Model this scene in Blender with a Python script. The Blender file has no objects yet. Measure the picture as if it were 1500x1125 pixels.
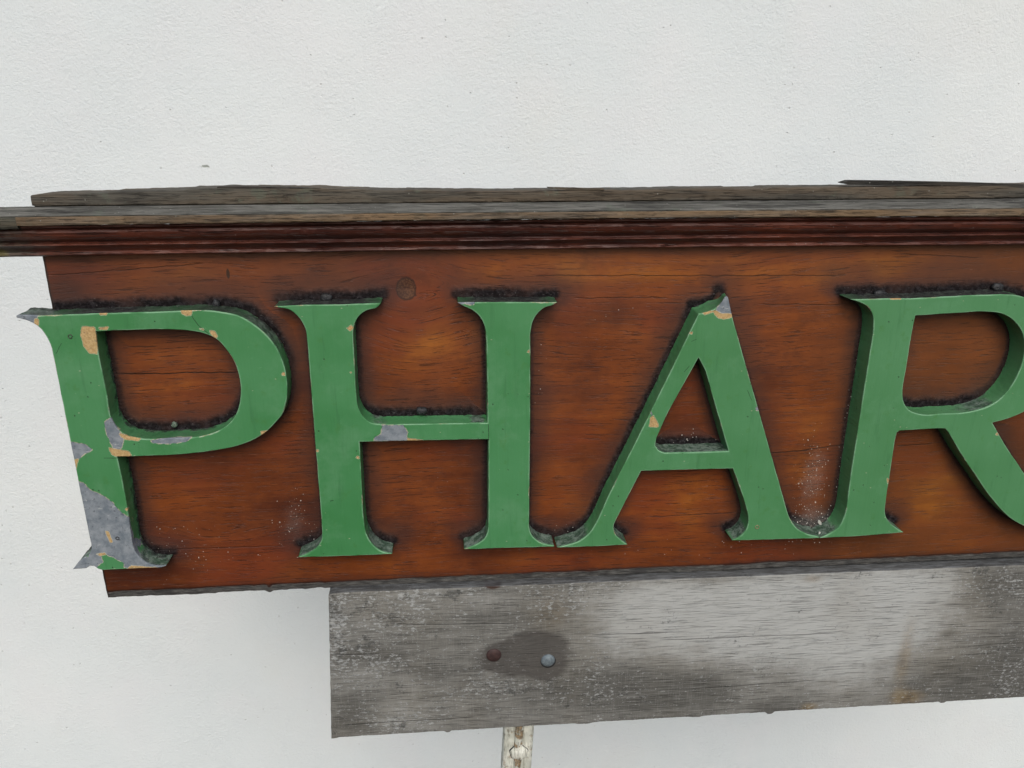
import bpy, math, random
import numpy as np
from mathutils import Vector, noise as mn, kdtree, geometry

random.seed(7)
rng = np.random.default_rng(7)
scene = bpy.context.scene
COL = scene.collection

# ------------------------------------------------------------------ camera
EYE = np.array([0.0, -1.0, 1.5])
FPX = 1150.0
PITCH, YAW, ROLL = map(math.radians, (17.99, 5.0, 0.18))


def cam_basis():
    cp, sp = math.cos(PITCH), math.sin(PITCH)
    cy, sy = math.cos(YAW), math.sin(YAW)
    cr, sr = math.cos(ROLL), math.sin(ROLL)
    w = np.array([sy * cp, cy * cp, -sp])
    r = np.array([cy, -sy, 0.0])
    u = np.cross(r, w)
    return r * cr + u * sr, u * cr - r * sr, w


CR, CU, CW = cam_basis()


def at(px, py, Y=0.0):
    """photo pixel -> (X, Z) on the vertical plane y = Y (the sign board's front is y = 0)"""
    d = CW * FPX + CR * (px - 750.0) - CU * (py - 562.5)
    k = (Y - EYE[1]) / d[1]
    return np.array([EYE[0] + d[0] * k, EYE[2] + d[2] * k])


cam_d = bpy.data.cameras.new('camera')
cam = bpy.data.objects.new('camera', cam_d)
COL.objects.link(cam)
cam.location = EYE
from mathutils import Matrix
M3 = Matrix(((CR[0], CU[0], -CW[0]), (CR[1], CU[1], -CW[1]), (CR[2], CU[2], -CW[2])))
cam.rotation_euler = M3.to_euler()
cam_d.sensor_fit = 'HORIZONTAL'
cam_d.sensor_width = 36.0
cam_d.lens = 36.0 * FPX / 1500.0
cam_d.clip_start = 0.01
cam_d.clip_end = 200.0
scene.camera = cam

# ------------------------------------------------------------------ light
SUN_EL, SUN_AZ = math.radians(42), math.radians(-2)   # azimuth: from the camera's side, a little left
world = bpy.data.worlds.new('World')
scene.world = world
world.use_nodes = True
wn = world.node_tree
wn.nodes.clear()
sky = wn.nodes.new('ShaderNodeTexSky')
sky.sky_type = 'NISHITA'
sky.sun_disc = False
sky.sun_elevation = SUN_EL
sky.sun_rotation = math.radians(180) + SUN_AZ
sky.air_density = 1.0
sky.dust_density = 3.0
sky.ozone_density = 1.0
bg = wn.nodes.new('ShaderNodeBackground')
bg.inputs[1].default_value = 0.10
wo = wn.nodes.new('ShaderNodeOutputWorld')
wn.links.new(sky.outputs[0], bg.inputs[0])
wn.links.new(bg.outputs[0], wo.inputs[0])

sd = bpy.data.lights.new('overcast_sun', 'SUN')
sd.energy = 1.5
sd.angle = math.radians(45)
sd.color = (1.0, 0.965, 0.895)
so = bpy.data.objects.new('overcast_sun', sd)
COL.objects.link(so)
dirn = Vector((math.sin(SUN_AZ) * math.cos(SUN_EL), -math.cos(SUN_AZ) * math.cos(SUN_EL), math.sin(SUN_EL)))
so.rotation_euler = dirn.to_track_quat('Z', 'Y').to_euler()
so.location = (0, -4, 5)

scene.view_settings.view_transform = 'Standard'
scene.view_settings.look = 'None'
scene.view_settings.gamma = 1.0
scene.view_settings.exposure = 0.23

# ------------------------------------------------------------------ node helper


class X:
    """a node socket (or number) with arithmetic"""
    def __init__(s, t, v):
        s.t, s.v = t, v

    def _m(s, op, *a, clamp=False):
        n = s.t.tree.nodes.new('ShaderNodeMath')
        n.operation = op
        n.use_clamp = clamp
        for i, q in enumerate((s,) + a):
            s.t.put(n.inputs[i], q)
        return X(s.t, n.outputs[0])

    def __add__(s, o): return s._m('ADD', o)
    __radd__ = __add__
    def __sub__(s, o): return s._m('SUBTRACT', o)
    def __rsub__(s, o): return X(s.t, o)._m('SUBTRACT', s)
    def __mul__(s, o): return s._m('MULTIPLY', o)
    __rmul__ = __mul__
    def __truediv__(s, o): return s._m('DIVIDE', o)
    def abs(s): return s._m('ABSOLUTE')
    def pow(s, o): return s._m('POWER', o)
    def min(s, o): return s._m('MINIMUM', o)
    def max(s, o): return s._m('MAXIMUM', o)
    def clamp(s): return s._m('ADD', 0.0, clamp=True)

    def step(s, a, b, lo=0.0, hi=1.0):
        """smooth ramp from lo at a to hi at b"""
        n = s.t.tree.nodes.new('ShaderNodeMapRange')
        n.interpolation_type = 'SMOOTHSTEP'
        if a > b:
            a, b, lo, hi = b, a, hi, lo
        s.t.put(n.inputs[0], s)
        for i, q in enumerate((a, b, lo, hi)):
            n.inputs[1 + i].default_value = q
        return X(s.t, n.outputs[0])


class T:
    def __init__(s, name):
        s.mat = bpy.data.materials.new(name)
        s.mat.use_nodes = True
        s.tree = s.mat.node_tree
        s.tree.nodes.clear()
        s.out = s.tree.nodes.new('ShaderNodeOutputMaterial')
        s.bsdf = s.tree.nodes.new('ShaderNodeBsdfPrincipled')
        s.tree.links.new(s.bsdf.outputs[0], s.out.inputs[0])
        g = s.tree.nodes.new('ShaderNodeNewGeometry')
        s.pos = X(s, g.outputs['Position'])
        s.nrm = X(s, g.outputs['Normal'])
        s.x, s.y, s.z = s.split(s.pos)
        s.nx, s.ny, s.nz = s.split(s.nrm)

    def put(s, sock, v):
        if isinstance(v, X):
            v = v.v
        if hasattr(v, 'links'):
            s.tree.links.new(v, sock)
        elif isinstance(v, (tuple, list)):
            sock.default_value = tuple(v) + ((1.0,) if len(v) == 3 and len(sock.default_value) == 4 else ())
        else:
            sock.default_value = v

    def split(s, v):
        n = s.tree.nodes.new('ShaderNodeSeparateXYZ')
        s.put(n.inputs[0], v)
        return [X(s, o) for o in n.outputs]

    def vec(s, x, y, z):
        n = s.tree.nodes.new('ShaderNodeCombineXYZ')
        for i, q in enumerate((x, y, z)):
            s.put(n.inputs[i], q)
        return X(s, n.outputs[0])

    def noise(s, sc=1.0, detail=2.0, rough=0.5, vec=None, dist=0.0):
        n = s.tree.nodes.new('ShaderNodeTexNoise')
        s.put(n.inputs['Vector'], vec if vec is not None else s.pos)
        n.inputs['Scale'].default_value = sc
        n.inputs['Detail'].default_value = detail
        n.inputs['Roughness'].default_value = rough
        n.inputs['Distortion'].default_value = dist
        return X(s, n.outputs[0])

    def voro(s, sc, vec=None, feat='F1'):
        n = s.tree.nodes.new('ShaderNodeTexVoronoi')
        n.feature = feat
        s.put(n.inputs['Vector'], vec if vec is not None else s.pos)
        n.inputs['Scale'].default_value = sc
        c = s.tree.nodes.new('ShaderNodeSeparateColor')
        s.tree.links.new(n.outputs['Color'], c.inputs[0])
        return X(s, n.outputs['Distance']), X(s, c.outputs[0]), X(s, c.outputs[1])

    def attr(s, name):
        n = s.tree.nodes.new('ShaderNodeAttribute')
        n.attribute_name = name
        return X(s, n.outputs['Fac'])

    def mix(s, f, a, b, mode='MIX'):
        n = s.tree.nodes.new('ShaderNodeMix')
        n.data_type = 'RGBA'
        n.blend_type = mode
        n.clamp_factor = True
        s.put(n.inputs[0], f)
        s.put(n.inputs[6], a)
        s.put(n.inputs[7], b)
        return X(s, n.outputs[2])

    def finish(s, col, rough, bump=None, bd=0.001, bs=1.0, spec=0.5, metal=0.0, coat=0.0, coat_r=0.3):
        s.put(s.bsdf.inputs['Base Color'], col)
        s.put(s.bsdf.inputs['Roughness'], rough)
        s.put(s.bsdf.inputs['Specular IOR Level'], spec)
        s.put(s.bsdf.inputs['Metallic'], metal)
        s.put(s.bsdf.inputs['Coat Weight'], coat)
        s.bsdf.inputs['Coat Roughness'].default_value = coat_r
        if bump is not None:
            b = s.tree.nodes.new('ShaderNodeBump')
            b.inputs['Distance'].default_value = bd
            b.inputs['Strength'].default_value = bs
            s.put(b.inputs['Height'], bump)
            s.tree.links.new(b.outputs[0], s.bsdf.inputs['Normal'])
        return s.mat


# ------------------------------------------------------------------ object helpers
ROOTS = {}


def thing(name, label, cat, loc):
    o = bpy.data.objects.new(name, None)
    COL.objects.link(o)
    o.location = loc
    o.empty_display_size = 0.05
    o['label'] = label
    o['category'] = cat
    return o


def mesh_obj(name, V, F, mat, parent=None, smooth=True, attrs=None, label=None, root=None):
    """V in world coordinates; parts are stored relative to their thing's base"""
    V = np.asarray(V, dtype=float)
    off = np.array(root.location) if root is not None else np.zeros(3)
    me = bpy.data.meshes.new(name)
    me.from_pydata((V - off).tolist(), [], F if isinstance(F, list) else F.tolist())
    me.update()
    me.polygons.foreach_set('use_smooth', [smooth] * len(me.polygons))
    if attrs:
        for k, a in attrs.items():
            at_ = me.attributes.new(k, 'FLOAT', 'POINT')
            at_.data.foreach_set('value', np.asarray(a, dtype=np.float32))
    me.materials.append(mat)
    o = bpy.data.objects.new(name, me)
    COL.objects.link(o)
    if parent is not None:
        o.parent = parent
    if label:
        o['label'] = label
    return o


def recalc(o):
    import bmesh
    bm = bmesh.new()
    bm.from_mesh(o.data)
    bmesh.ops.recalc_face_normals(bm, faces=bm.faces)
    bm.to_mesh(o.data)
    bm.free()


def nz3(x, y, z):
    return mn.noise(Vector((x, y, z)))


def fbm(x, y, z, o=4):
    return mn.fractal(Vector((x, y, z)), 0.9, 2.1, o)


def sstep(a, b, x):
    t = np.clip((np.asarray(x, float) - a) / (b - a), 0, 1)
    return t * t * (3 - 2 * t)


def sd_poly(P, poly):
    """signed distance, negative inside"""
    poly = np.asarray(poly)
    A, B = poly, np.roll(poly, -1, 0)
    d = np.full(len(P), 1e9)
    ins = np.zeros(len(P), bool)
    for a, b in zip(A, B):
        ab = b - a
        t = np.clip(((P - a) @ ab) / (ab @ ab + 1e-18), 0, 1)
        q = a + t[:, None] * ab
        d = np.minimum(d, np.hypot(*(P - q).T))
        if a[1] != b[1]:
            c = ((a[1] > P[:, 1]) != (b[1] > P[:, 1])) & (P[:, 0] < (b[0] - a[0]) * (P[:, 1] - a[1]) / (b[1] - a[1]) + a[0])
            ins ^= c
    return np.where(ins, -d, d)


def inside(P, loops):
    ins = np.zeros(len(P), bool)
    for poly in loops:
        A, B = poly, np.roll(poly, -1, 0)
        for a, b in zip(A, B):
            if a[1] != b[1]:
                ins ^= ((a[1] > P[:, 1]) != (b[1] > P[:, 1])) & (P[:, 0] < (b[0] - a[0]) * (P[:, 1] - a[1]) / (b[1] - a[1]) + a[0])
    return ins


def smooth_loop(pts, deg=34, step=0.0014):
    """Catmull-Rom through the points, sharp at corners, resampled"""
    P = np.asarray(pts, float)
    n = len(P)
    corner = []
    tang = []
    for i in range(n):
        a, b = P[i] - P[i - 1], P[(i + 1) % n] - P[i]
        la, lb = np.linalg.norm(a), np.linalg.norm(b)
        ang = math.degrees(math.acos(np.clip(a @ b / (la * lb), -1, 1)))
        corner.append(ang > deg)
        t = (a / la * lb + b / lb * la) / (la + lb)
        tang.append(t)
    out = []
    for i in range(n):
        j = (i + 1) % n
        p, q = P[i], P[j]
        L = np.linalg.norm(q - p)
        c = (q - p) / L
        la = np.linalg.norm(p - P[i - 1])
        lb = np.linalg.norm(P[(j + 1) % n] - q)
        t0 = c if corner[i] or L > 2.6 * la else tang[i]
        t1 = c if corner[j] or L > 2.6 * lb else tang[j]
        k = max(1, int(math.ceil(L / step)))
        for s in range(k):
            u = s / k
            h = (2 * u ** 3 - 3 * u ** 2 + 1, u ** 3 - 2 * u ** 2 + u, -2 * u ** 3 + 3 * u ** 2, u ** 3 - u ** 2)
            out.append(h[0] * p + h[1] * L * t0 + h[2] * q + h[3] * L * t1)
    return np.array(out)


# ------------------------------------------------------------------ letters: outlines of the front faces
TL = 0.030      # letter thickness
LETTERS = {
 'P': [[(24,465.5),(23.5,462.8),(26,461.5),(40,461.5),(62,462.5),(150,459),(236,456.5),(272,455),(300,454.5),(317,456),(347.5,462),(372,475.5),(393,493.7),
        (411,521),(418.5,545),(420.7,563),(419.5,587),(414,605.5),(402,620.6),(384,637),(353.6,651.4),(320,659),(272,665),(196.4,668.7),(171.7,669),
        (180,707),(186,740),(192,782),(195,800),(201.6,813.5),(216,825.5),(231,829.5),(243,829),(236,831.5),(192,833.6),(150,835.4),(144,833.6),(138,829.5),(131,829.5),(126,833),(106.5,834.3),
        (120,819),(129,815),(133,806),(133,797),(127.5,770),(79,527),(74,507),(68,493.7),(57.4,480),(42,470.5)],
       [(139.6,485.6),(180,484),(235.7,482.5),(272,483.7),(296,487.6),(314.3,495),(329.4,508.8),(341.5,527),(349,545),(352,563),(351.5,587.4),(347.5,602.5),(338.5,617.6),
        (320,631),(290,640),(257,641.8),(211.5,643),(187.4,640),(172,628),(163,613),(157,581),(151,551),(145,521)]],
 'H': [[(402,449),(440,447),(500,446),(558,444),(553.5,449.6),(537,455),(525,464),(519,476),(517,488),(519.6,536),(522,578),(524.4,596),(531,609.5),(543,619),(558,622),
        (714,619.5),(713.7,560),(712.5,500),(711,482),(705,467),(693,455),(678,448),(670.5,443.4),(740,442.6),(816,443),(810,446.6),(798,450.5),(786,461),(779.4,474.5),(777,488),(776.4,640),
        (775.5,720),(775,771),(778.5,783),(789,793.5),(801,798),(811.5,799.5),(812,801),(740,803),(679.5,805),(696,798.6),(709.5,789),(714.6,777),(715.5,762),(715.5,643.5),(620,645.5),(526.5,647.4),
        (527.4,660),(530.4,720),(532.5,756),(537,783),(546,798),(561,808.5),(574.5,811.6),(510,814.5),(436.5,816.3),(450,811),(463.5,802.5),(470.4,792),(472,780),(469.5,744),(450.3,503),(447,482),(438,465.5),(423,453.5),(408,450.3)]],
 'A': [[(1023.5,459.5),(1032,458.6),(1040,456.5),(1048,452),(1054,447),(1058.5,441),(1061.5,435.5),(1064.5,433.8),(1066.5,436),(1073,465.5),(1151,741),(1157,759),(1167.5,774),
        (1184,783),(1199.6,786.4),(1200,788.3),(1130,790.5),(1072.4,792),(1082,787.5),(1092.5,777),(1096.4,762),(1092.5,741),(1083.5,714),(1073.6,686.4),(1000,688.4),(939.5,690),(903.5,759),
        (899,771),(902,783),(911,792),(919.4,798),(870,800.3),(816,802.3),(833,798),(851,791),(863,781),(875,762),(890,729),(936.5,637)],
       [(1023.5,524),(1034,545),(1059.5,635),(1065.5,655),(1067,661),(1020,662.6),(974,663.6),(965,660),(959.8,652.5),(962,641),(978,606),(1000,566)]],
 'R': [[(1245.7,438.5),(1290,437.5),(1341,436.8),(1406.6,433.3),(1465,431.2),(1486,432.4),(1502,436),(1524,446),(1542,464),(1552,492),(1554,520),(1549,550),(1536,575),(1518,593),(1500,603),(1480,612),(1454,619.5),
        (1472,651),(1500,693),(1522,727),(1546,758),(1562,770),(1582,776),(1560,780),(1530,779),(1500,770.5),(1486,763),(1472,751.6),(1453,730.6),(1430,698),(1406.6,663),(1390,634),(1385,628),(1376,627.5),(1318,631),(1314,634),
        (1311,646.6),(1304,693),(1298,733),(1297,754),(1301,763),(1311,772),(1324,780),(1270,784.5),(1200.7,788.5),(1215,782),(1227,774),(1235,761),(1240,744.6),(1245.7,700),(1276.5,503),
        (1279.5,478),(1278,461),(1271,449.7),(1259.7,443)],
       [(1341,462.5),(1406.6,458.3),(1446,456.7),(1469.6,460),(1486,470.7),(1497.6,487),(1501,505),(1497.6,531),(1488,554.7),(1474,575.7),(1453,593),(1425,602.5),(1383,606),(1346,606.5),(1332,601),(1324,589),(1322.7,573),(1328.5,536),(1334,498.7)]],
}
# worn patches, in photo pixels on the front faces
def c1(L): return [(x / 3.309, 400 + y / 3.309) for x, y in L]
def c2(L): return [(x / 3.333, 620 + y / 3.333) for x, y in L]
def c3(L): return [(390 + x / 3.333, 410 + y / 3.333) for x, y in L]
def c4(L): return [(390 + x / 3.333, 600 + y / 3.333) for x, y in L]
def c5(L): return [(800 + x / 3.333, 410 + y / 3.333) for x, y in L]
def c6(L): return [(800 + x / 3.333, 600 + y / 3.333) for x, y in L]
def c7(L): return [(1150 + x / 4.286, 410 + y / 4.286) for x, y in L]
def c8(L): return [(1150 + x / 4.286, 600 + y / 4.286) for x, y in L]
def c9(L): return [(980 + x / 12.5, 415 + y / 12.5) for x, y in L]
def dot(f, x, y, r): return f([(x + r * math.cos(a) * (1 + .3 * math.sin(3 * a + x)), y + r * math.sin(a)) for a in np.arange(0, 6.28, .7)])

GREY = {
 'P': [c1([(335,818),(400,825),(430,840),(452,858),(410,878),(385,900),(350,902)]), c1([(505,720),(540,700),(575,760),(600,800),(592,850),(550,860),(530,810),(512,770)]),
       c1([(730,812),(800,797),(930,795),(900,820),(800,830),(740,825)]), c1([(60,213),(110,185),(190,200),(176,225),(172,250),(130,240)]),
       c2([(375,280),(410,290),(440,325),(500,350),(550,385),(580,425),(630,458),(670,600),(720,670),(830,690),(800,712),(640,716),(606,705),(606,685),(550,655),(510,640),(492,645),(505,680),(475,700),(460,720),(340,725),(390,650),(430,655),(436,600),(415,480)])],
 'H': [c4([(565,75),(670,76),(690,110),(690,152),(522,155),(530,135),(560,120)]), c3([(925,108),(1020,106),(1010,122),(955,120)])],
 'A': [c9([(870,450),(960,350),(1030,180),(1110,250),(1200,570),(1060,565),(950,565),(850,510)]), c6([(510,5),(520,20),(512,38)]), dot(c5, 1032, 630, 9)],
 'R': [],
}
TAN = {
 'P': [c1([(400,258),(460,262),(470,330),(472,392),(430,388),(405,350),(390,300)]), c1([(875,180),(932,178),(925,205),(905,208),(880,198)]), c1([(480,190),(522,190),(515,202),(485,202)]),
       c1([(1015,280),(1040,280),(1055,305),(1045,318),(1025,300)]), c1([(528,845),(560,852),(630,866),(637,892),(560,890),(540,880)]), c1([(578,775),(620,790),(680,803),(670,815),(615,808),(585,795)]),
       c1([(1265,768),(1305,762),(1292,782),(1268,787)]), c1([(170,222),(188,222),(187,252),(166,250)]), c1([(352,905),(380,900),(370,945),(358,930)]), c1([(480,264),(525,262),(520,273),(485,275)]),
       c2([(515,525),(530,530),(550,580),(540,585),(525,560)]), c1([(965,268),(997,268),(985,278)]), dot(c1, 1375, 490, 9), dot(c2, 618, 420, 7), c2([(470,640),(510,632),(520,642),(490,648)]), c2([(640,695),(770,705),(720,716),(620,712)])],
 'H': [c4([(688,138),(740,145),(770,152),(690,154)]), c3([(395,235),(415,222),(424,235),(408,252)]), dot(c3, 1281, 350, 6), dot(c4, 250, 201, 6), dot(c4, 446, 233, 7), dot(c3, 48, 132, 7), dot(c3, 413, 452, 4)],
 'A': [c9([(800,505),(870,500),(950,545),(1060,560),(1200,560),(1200,600),(1090,640),(1010,655),(920,640),(850,590)]), c5([(765,162),(825,148),(815,158),(775,170)]), c6([(510,40),(525,28),(548,70),(547,86),(503,84)]), dot(c5, 708, 260, 7)],
 'R': [c8([(640,430),(656,440),(642,465)]), dot(c8, 1330, 155, 8), c7([(660,108),(732,110),(725,121),(665,123)]), dot(c7, 1495, 850, 10)],
}


def blobs(P, Y, L, soft=1.0):
    out = np.zeros(len(P))
    for x, y, rx, ry, v in L:
        c = at(x, y, Y)
        ex = np.linalg.norm(at(x + rx, y, Y) - c)
        ey = np.linalg.norm(at(x, y + ry, Y) - c)
        out += v * np.exp(-(((P[:, 0] - c[0]) / ex) ** 2 + ((P[:, 1] - c[1]) / ey) ** 2) * soft)
    return out


# where grey-green scurf or black dirt sits on the upward sides (photo pixels on the faces)
GRIME = [(460,806,26,22,1.3),(555,800,28,24,1.4),(700,795,24,22,1.3),(795,795,26,20,1.4),(838,795,30,22,1.1),(905,785,16,22,1.4),(1090,780,20,24,1.0),(1175,775,28,20,1.2),(1215,782,16,14,.8),(1305,768,20,20,1.4),
         (1015,662,60,14,1.3),(1440,600,36,16,.7),(228,822,30,20,1.2),(555,622,20,10,.5),(700,620,12,10,.9),(1040,445,30,20,.4),(40,462,34,12,1.2),(120,820,20,18,1.0),(380,490,50,50,.7),(280,640,60,14,.3)]
BLACK = [(150,458,110,16,1.1),(320,458,60,26,.8),(480,447,85,16,1.4),(745,443,80,16,1.4),(1340,437,110,18,1.4),(1440,433,60,18,1.2),(1040,445,30,16,.35),(230,642,90,14,.35)]


def letter_material(name, worn, seed, segs=(), fade=0.0):
    t = T(name)
    po = t.vec(t.x + seed, t.y, t.z + seed * .37)
    big = t.noise(9, 2, vec=po)
    streak = t.noise(1, 3, vec=t.vec(t.x * 260 + seed, t.y * 100, t.z * 10))
    fine = t.noise(520, 3, .6, vec=po)
    col = t.mix(big.step(.3, .7), (.042, .195, .062), (.068, .240, .096))
    col = t.mix(fade * .55, col, (.100, .245, .118))
    col = t.mix(t.noise(17, 5, .7, vec=po).step(.48, .72, 0, .55), col, (.105, .275, .135))
    col = t.mix(t.noise(1, 4, .7, vec=t.vec(t.x * 90 + seed, t.y * 60, t.z * 9)).step(.55, .75, 0, .35), col, (.030, .120, .045))
    col = t.mix(streak.step(.45, .75, 0, .16), col, (.045, .19, .065))
    col = t.mix(t.noise(60, 4, .65, vec=po).step(.58, .72, 0, .35), col, (.055, .18, .04))
    # small marks: dark nicks, rubbed pale scuffs
    vd, vr, vg = t.voro(150, vec=t.vec(t.x + seed, t.y, t.z * .7))
    nick = vd.step(.16, .10) * vr.step(.90, .93)
    col = t.mix(nick * .75, col, (.03, .07, .03))
    vd2, vr2, vg2 = t.voro(170, vec=t.vec(t.x * .6 + seed, t.y, t.z * 1.2 + 3))
    pale = vd2.step(.15, .08) * vr2.step(.93, .95)
    col = t.mix(pale * .5, col, (.5, .5, .36))
    scr = t.noise(1, 2, vec=t.vec(t.x * 60 + t.z * 30, t.y, t.z * 700 - t.x * 220)).step(.70, .74) * t.noise(14, 1, vec=po).step(.55, .62)
    col = t.mix(scr * .35, col, (.22, .42, .25))
    # chips along the arrises
    e = t.attr('edge') + (t.noise(90, 3, .7, vec=po) - .5) * .004
    chipz = t.noise(28, 2, vec=po).step(.60 - .05 * worn, .66 - .05 * worn)
    chip = e.step(.0010, .0005) * chipz
    col = t.mix(chip * .85, col, t.mix(fine.step(.4, .6), (.42, .30, .15), (.45, .45, .38)))
    rub_highlight = t.attr('edge').step(.0022, .0004, 0, .7) * t.noise(40, 2, vec=po).step(.35, .6)  # pale rubbed edges, strengthened to paint the white highlight along the rims
    col = t.mix(rub_highlight, col, (.22, .42, .26))
    for (xa, ya, xb, yb, wd) in segs:        # open joints and cracks
        a, b = at(xa, ya, -TL), at(xb, yb, -TL)
        d = b - a
        L2 = float(d @ d)
        u = (((t.x - float(a[0])) * float(d[0]) + (t.z - float(a[1])) * float(d[1])) / L2).clamp()
        ex = t.x - float(a[0]) - u * float(d[0]) + (t.noise(170, 3, .7, vec=po) - .5) * .0022
        ez = t.z - float(a[1]) - u * float(d[1])
        col = t.mix((ex * ex + ez * ez).pow(.5).step(wd * 1.6, wd * .6, 0, .85), col, (.012, .030, .014))
    # peeled paint
    wob = (t.noise(140, 4, .65, vec=po) - .5) * .0044 + (t.noise(520, 2, .6, vec=po) - .5) * .0012
    over = (t.attr('dep') - .06).max(0.0) * t.noise(60, 2, vec=po).step(.3, .7, .006, .05)
    sg = t.attr('sd_grey') + wob + over
    st = t.attr('sd_tan') + wob * .8 + over * 1.5
    pg = sg.step(.00015, -.00015)
    pt = st.step(.00015, -.00015)
    gcol = t.mix(t.noise(70, 4, .7, vec=po).step(.3, .7), (.130, .160, .190), (.255, .285, .315))
    gcol = t.mix(t.noise(1, 4, .7, vec=t.vec(t.x * 90, t.y * 90, t.z * 240)).step(.62, .7, 0, .6), gcol, (.48, .50, .50))
    gcol = t.mix(t.noise(210, 3, .6, vec=po).step(.62, .70, 0, .6), gcol, (.05, .06, .075))
    tcol = t.mix(fine.step(.35, .65), (.40, .26, .11), (.52, .37, .18))
    tcol = t.mix(t.noise(200, 2, vec=po).step(.62, .68, 0, .5), tcol, (.16, .13, .09))
    rimg = sg.abs().step(.0009, .0002) * t.noise(160, 2, vec=po).step(.42, .55)
    col = t.mix(pg, col, gcol)
    col = t.mix(rimg * .8, col, (.50, .47, .36))
    col = t.mix(pt, col, tcol)
    rimt = (st - .0004).abs().step(.0004, .0001) * .6
    col = t.mix(rimt, col, (.62, .58, .42))
    # grime that settled on the upward sides and in the corner at the board
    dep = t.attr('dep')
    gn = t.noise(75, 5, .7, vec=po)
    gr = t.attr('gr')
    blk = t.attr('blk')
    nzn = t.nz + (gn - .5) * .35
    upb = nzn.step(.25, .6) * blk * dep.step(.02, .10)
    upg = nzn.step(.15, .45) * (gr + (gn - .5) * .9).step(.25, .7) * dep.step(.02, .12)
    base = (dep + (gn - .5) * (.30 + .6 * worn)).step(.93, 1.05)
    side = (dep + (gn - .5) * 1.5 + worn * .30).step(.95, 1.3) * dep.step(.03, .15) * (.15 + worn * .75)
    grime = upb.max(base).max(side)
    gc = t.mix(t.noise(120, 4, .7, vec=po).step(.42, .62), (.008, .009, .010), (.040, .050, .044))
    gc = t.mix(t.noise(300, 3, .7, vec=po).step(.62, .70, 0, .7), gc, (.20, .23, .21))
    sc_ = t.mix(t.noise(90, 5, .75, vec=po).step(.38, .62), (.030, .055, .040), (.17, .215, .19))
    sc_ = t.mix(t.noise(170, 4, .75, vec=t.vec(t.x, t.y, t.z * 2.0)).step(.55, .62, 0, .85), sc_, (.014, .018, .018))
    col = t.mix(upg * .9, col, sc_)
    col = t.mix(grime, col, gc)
    grime = grime.max(upg * .6)
    h = (fine - .5) * .06 + (t.noise(45, 2, vec=po) - .5) * .35 + streak * .16 - (pg.max(pt)) * 1.1 - chip * .4 - nick * .4
    h = h + pg * t.noise(240, 4, .7, vec=po) * .16 + pt * fine * .3 + grime * gn * 2.6
    rough = t.mix(grime.max(pg).max(pt), (.42, .42, .42), (.8, .8, .8))
    rr = t.tree.nodes.new('ShaderNodeRGBToBW')
    t.put(rr.inputs[0], rough)
    return t.finish(col, X(t, rr.outputs[0]), h, bd=.0011, spec=.4)


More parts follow.
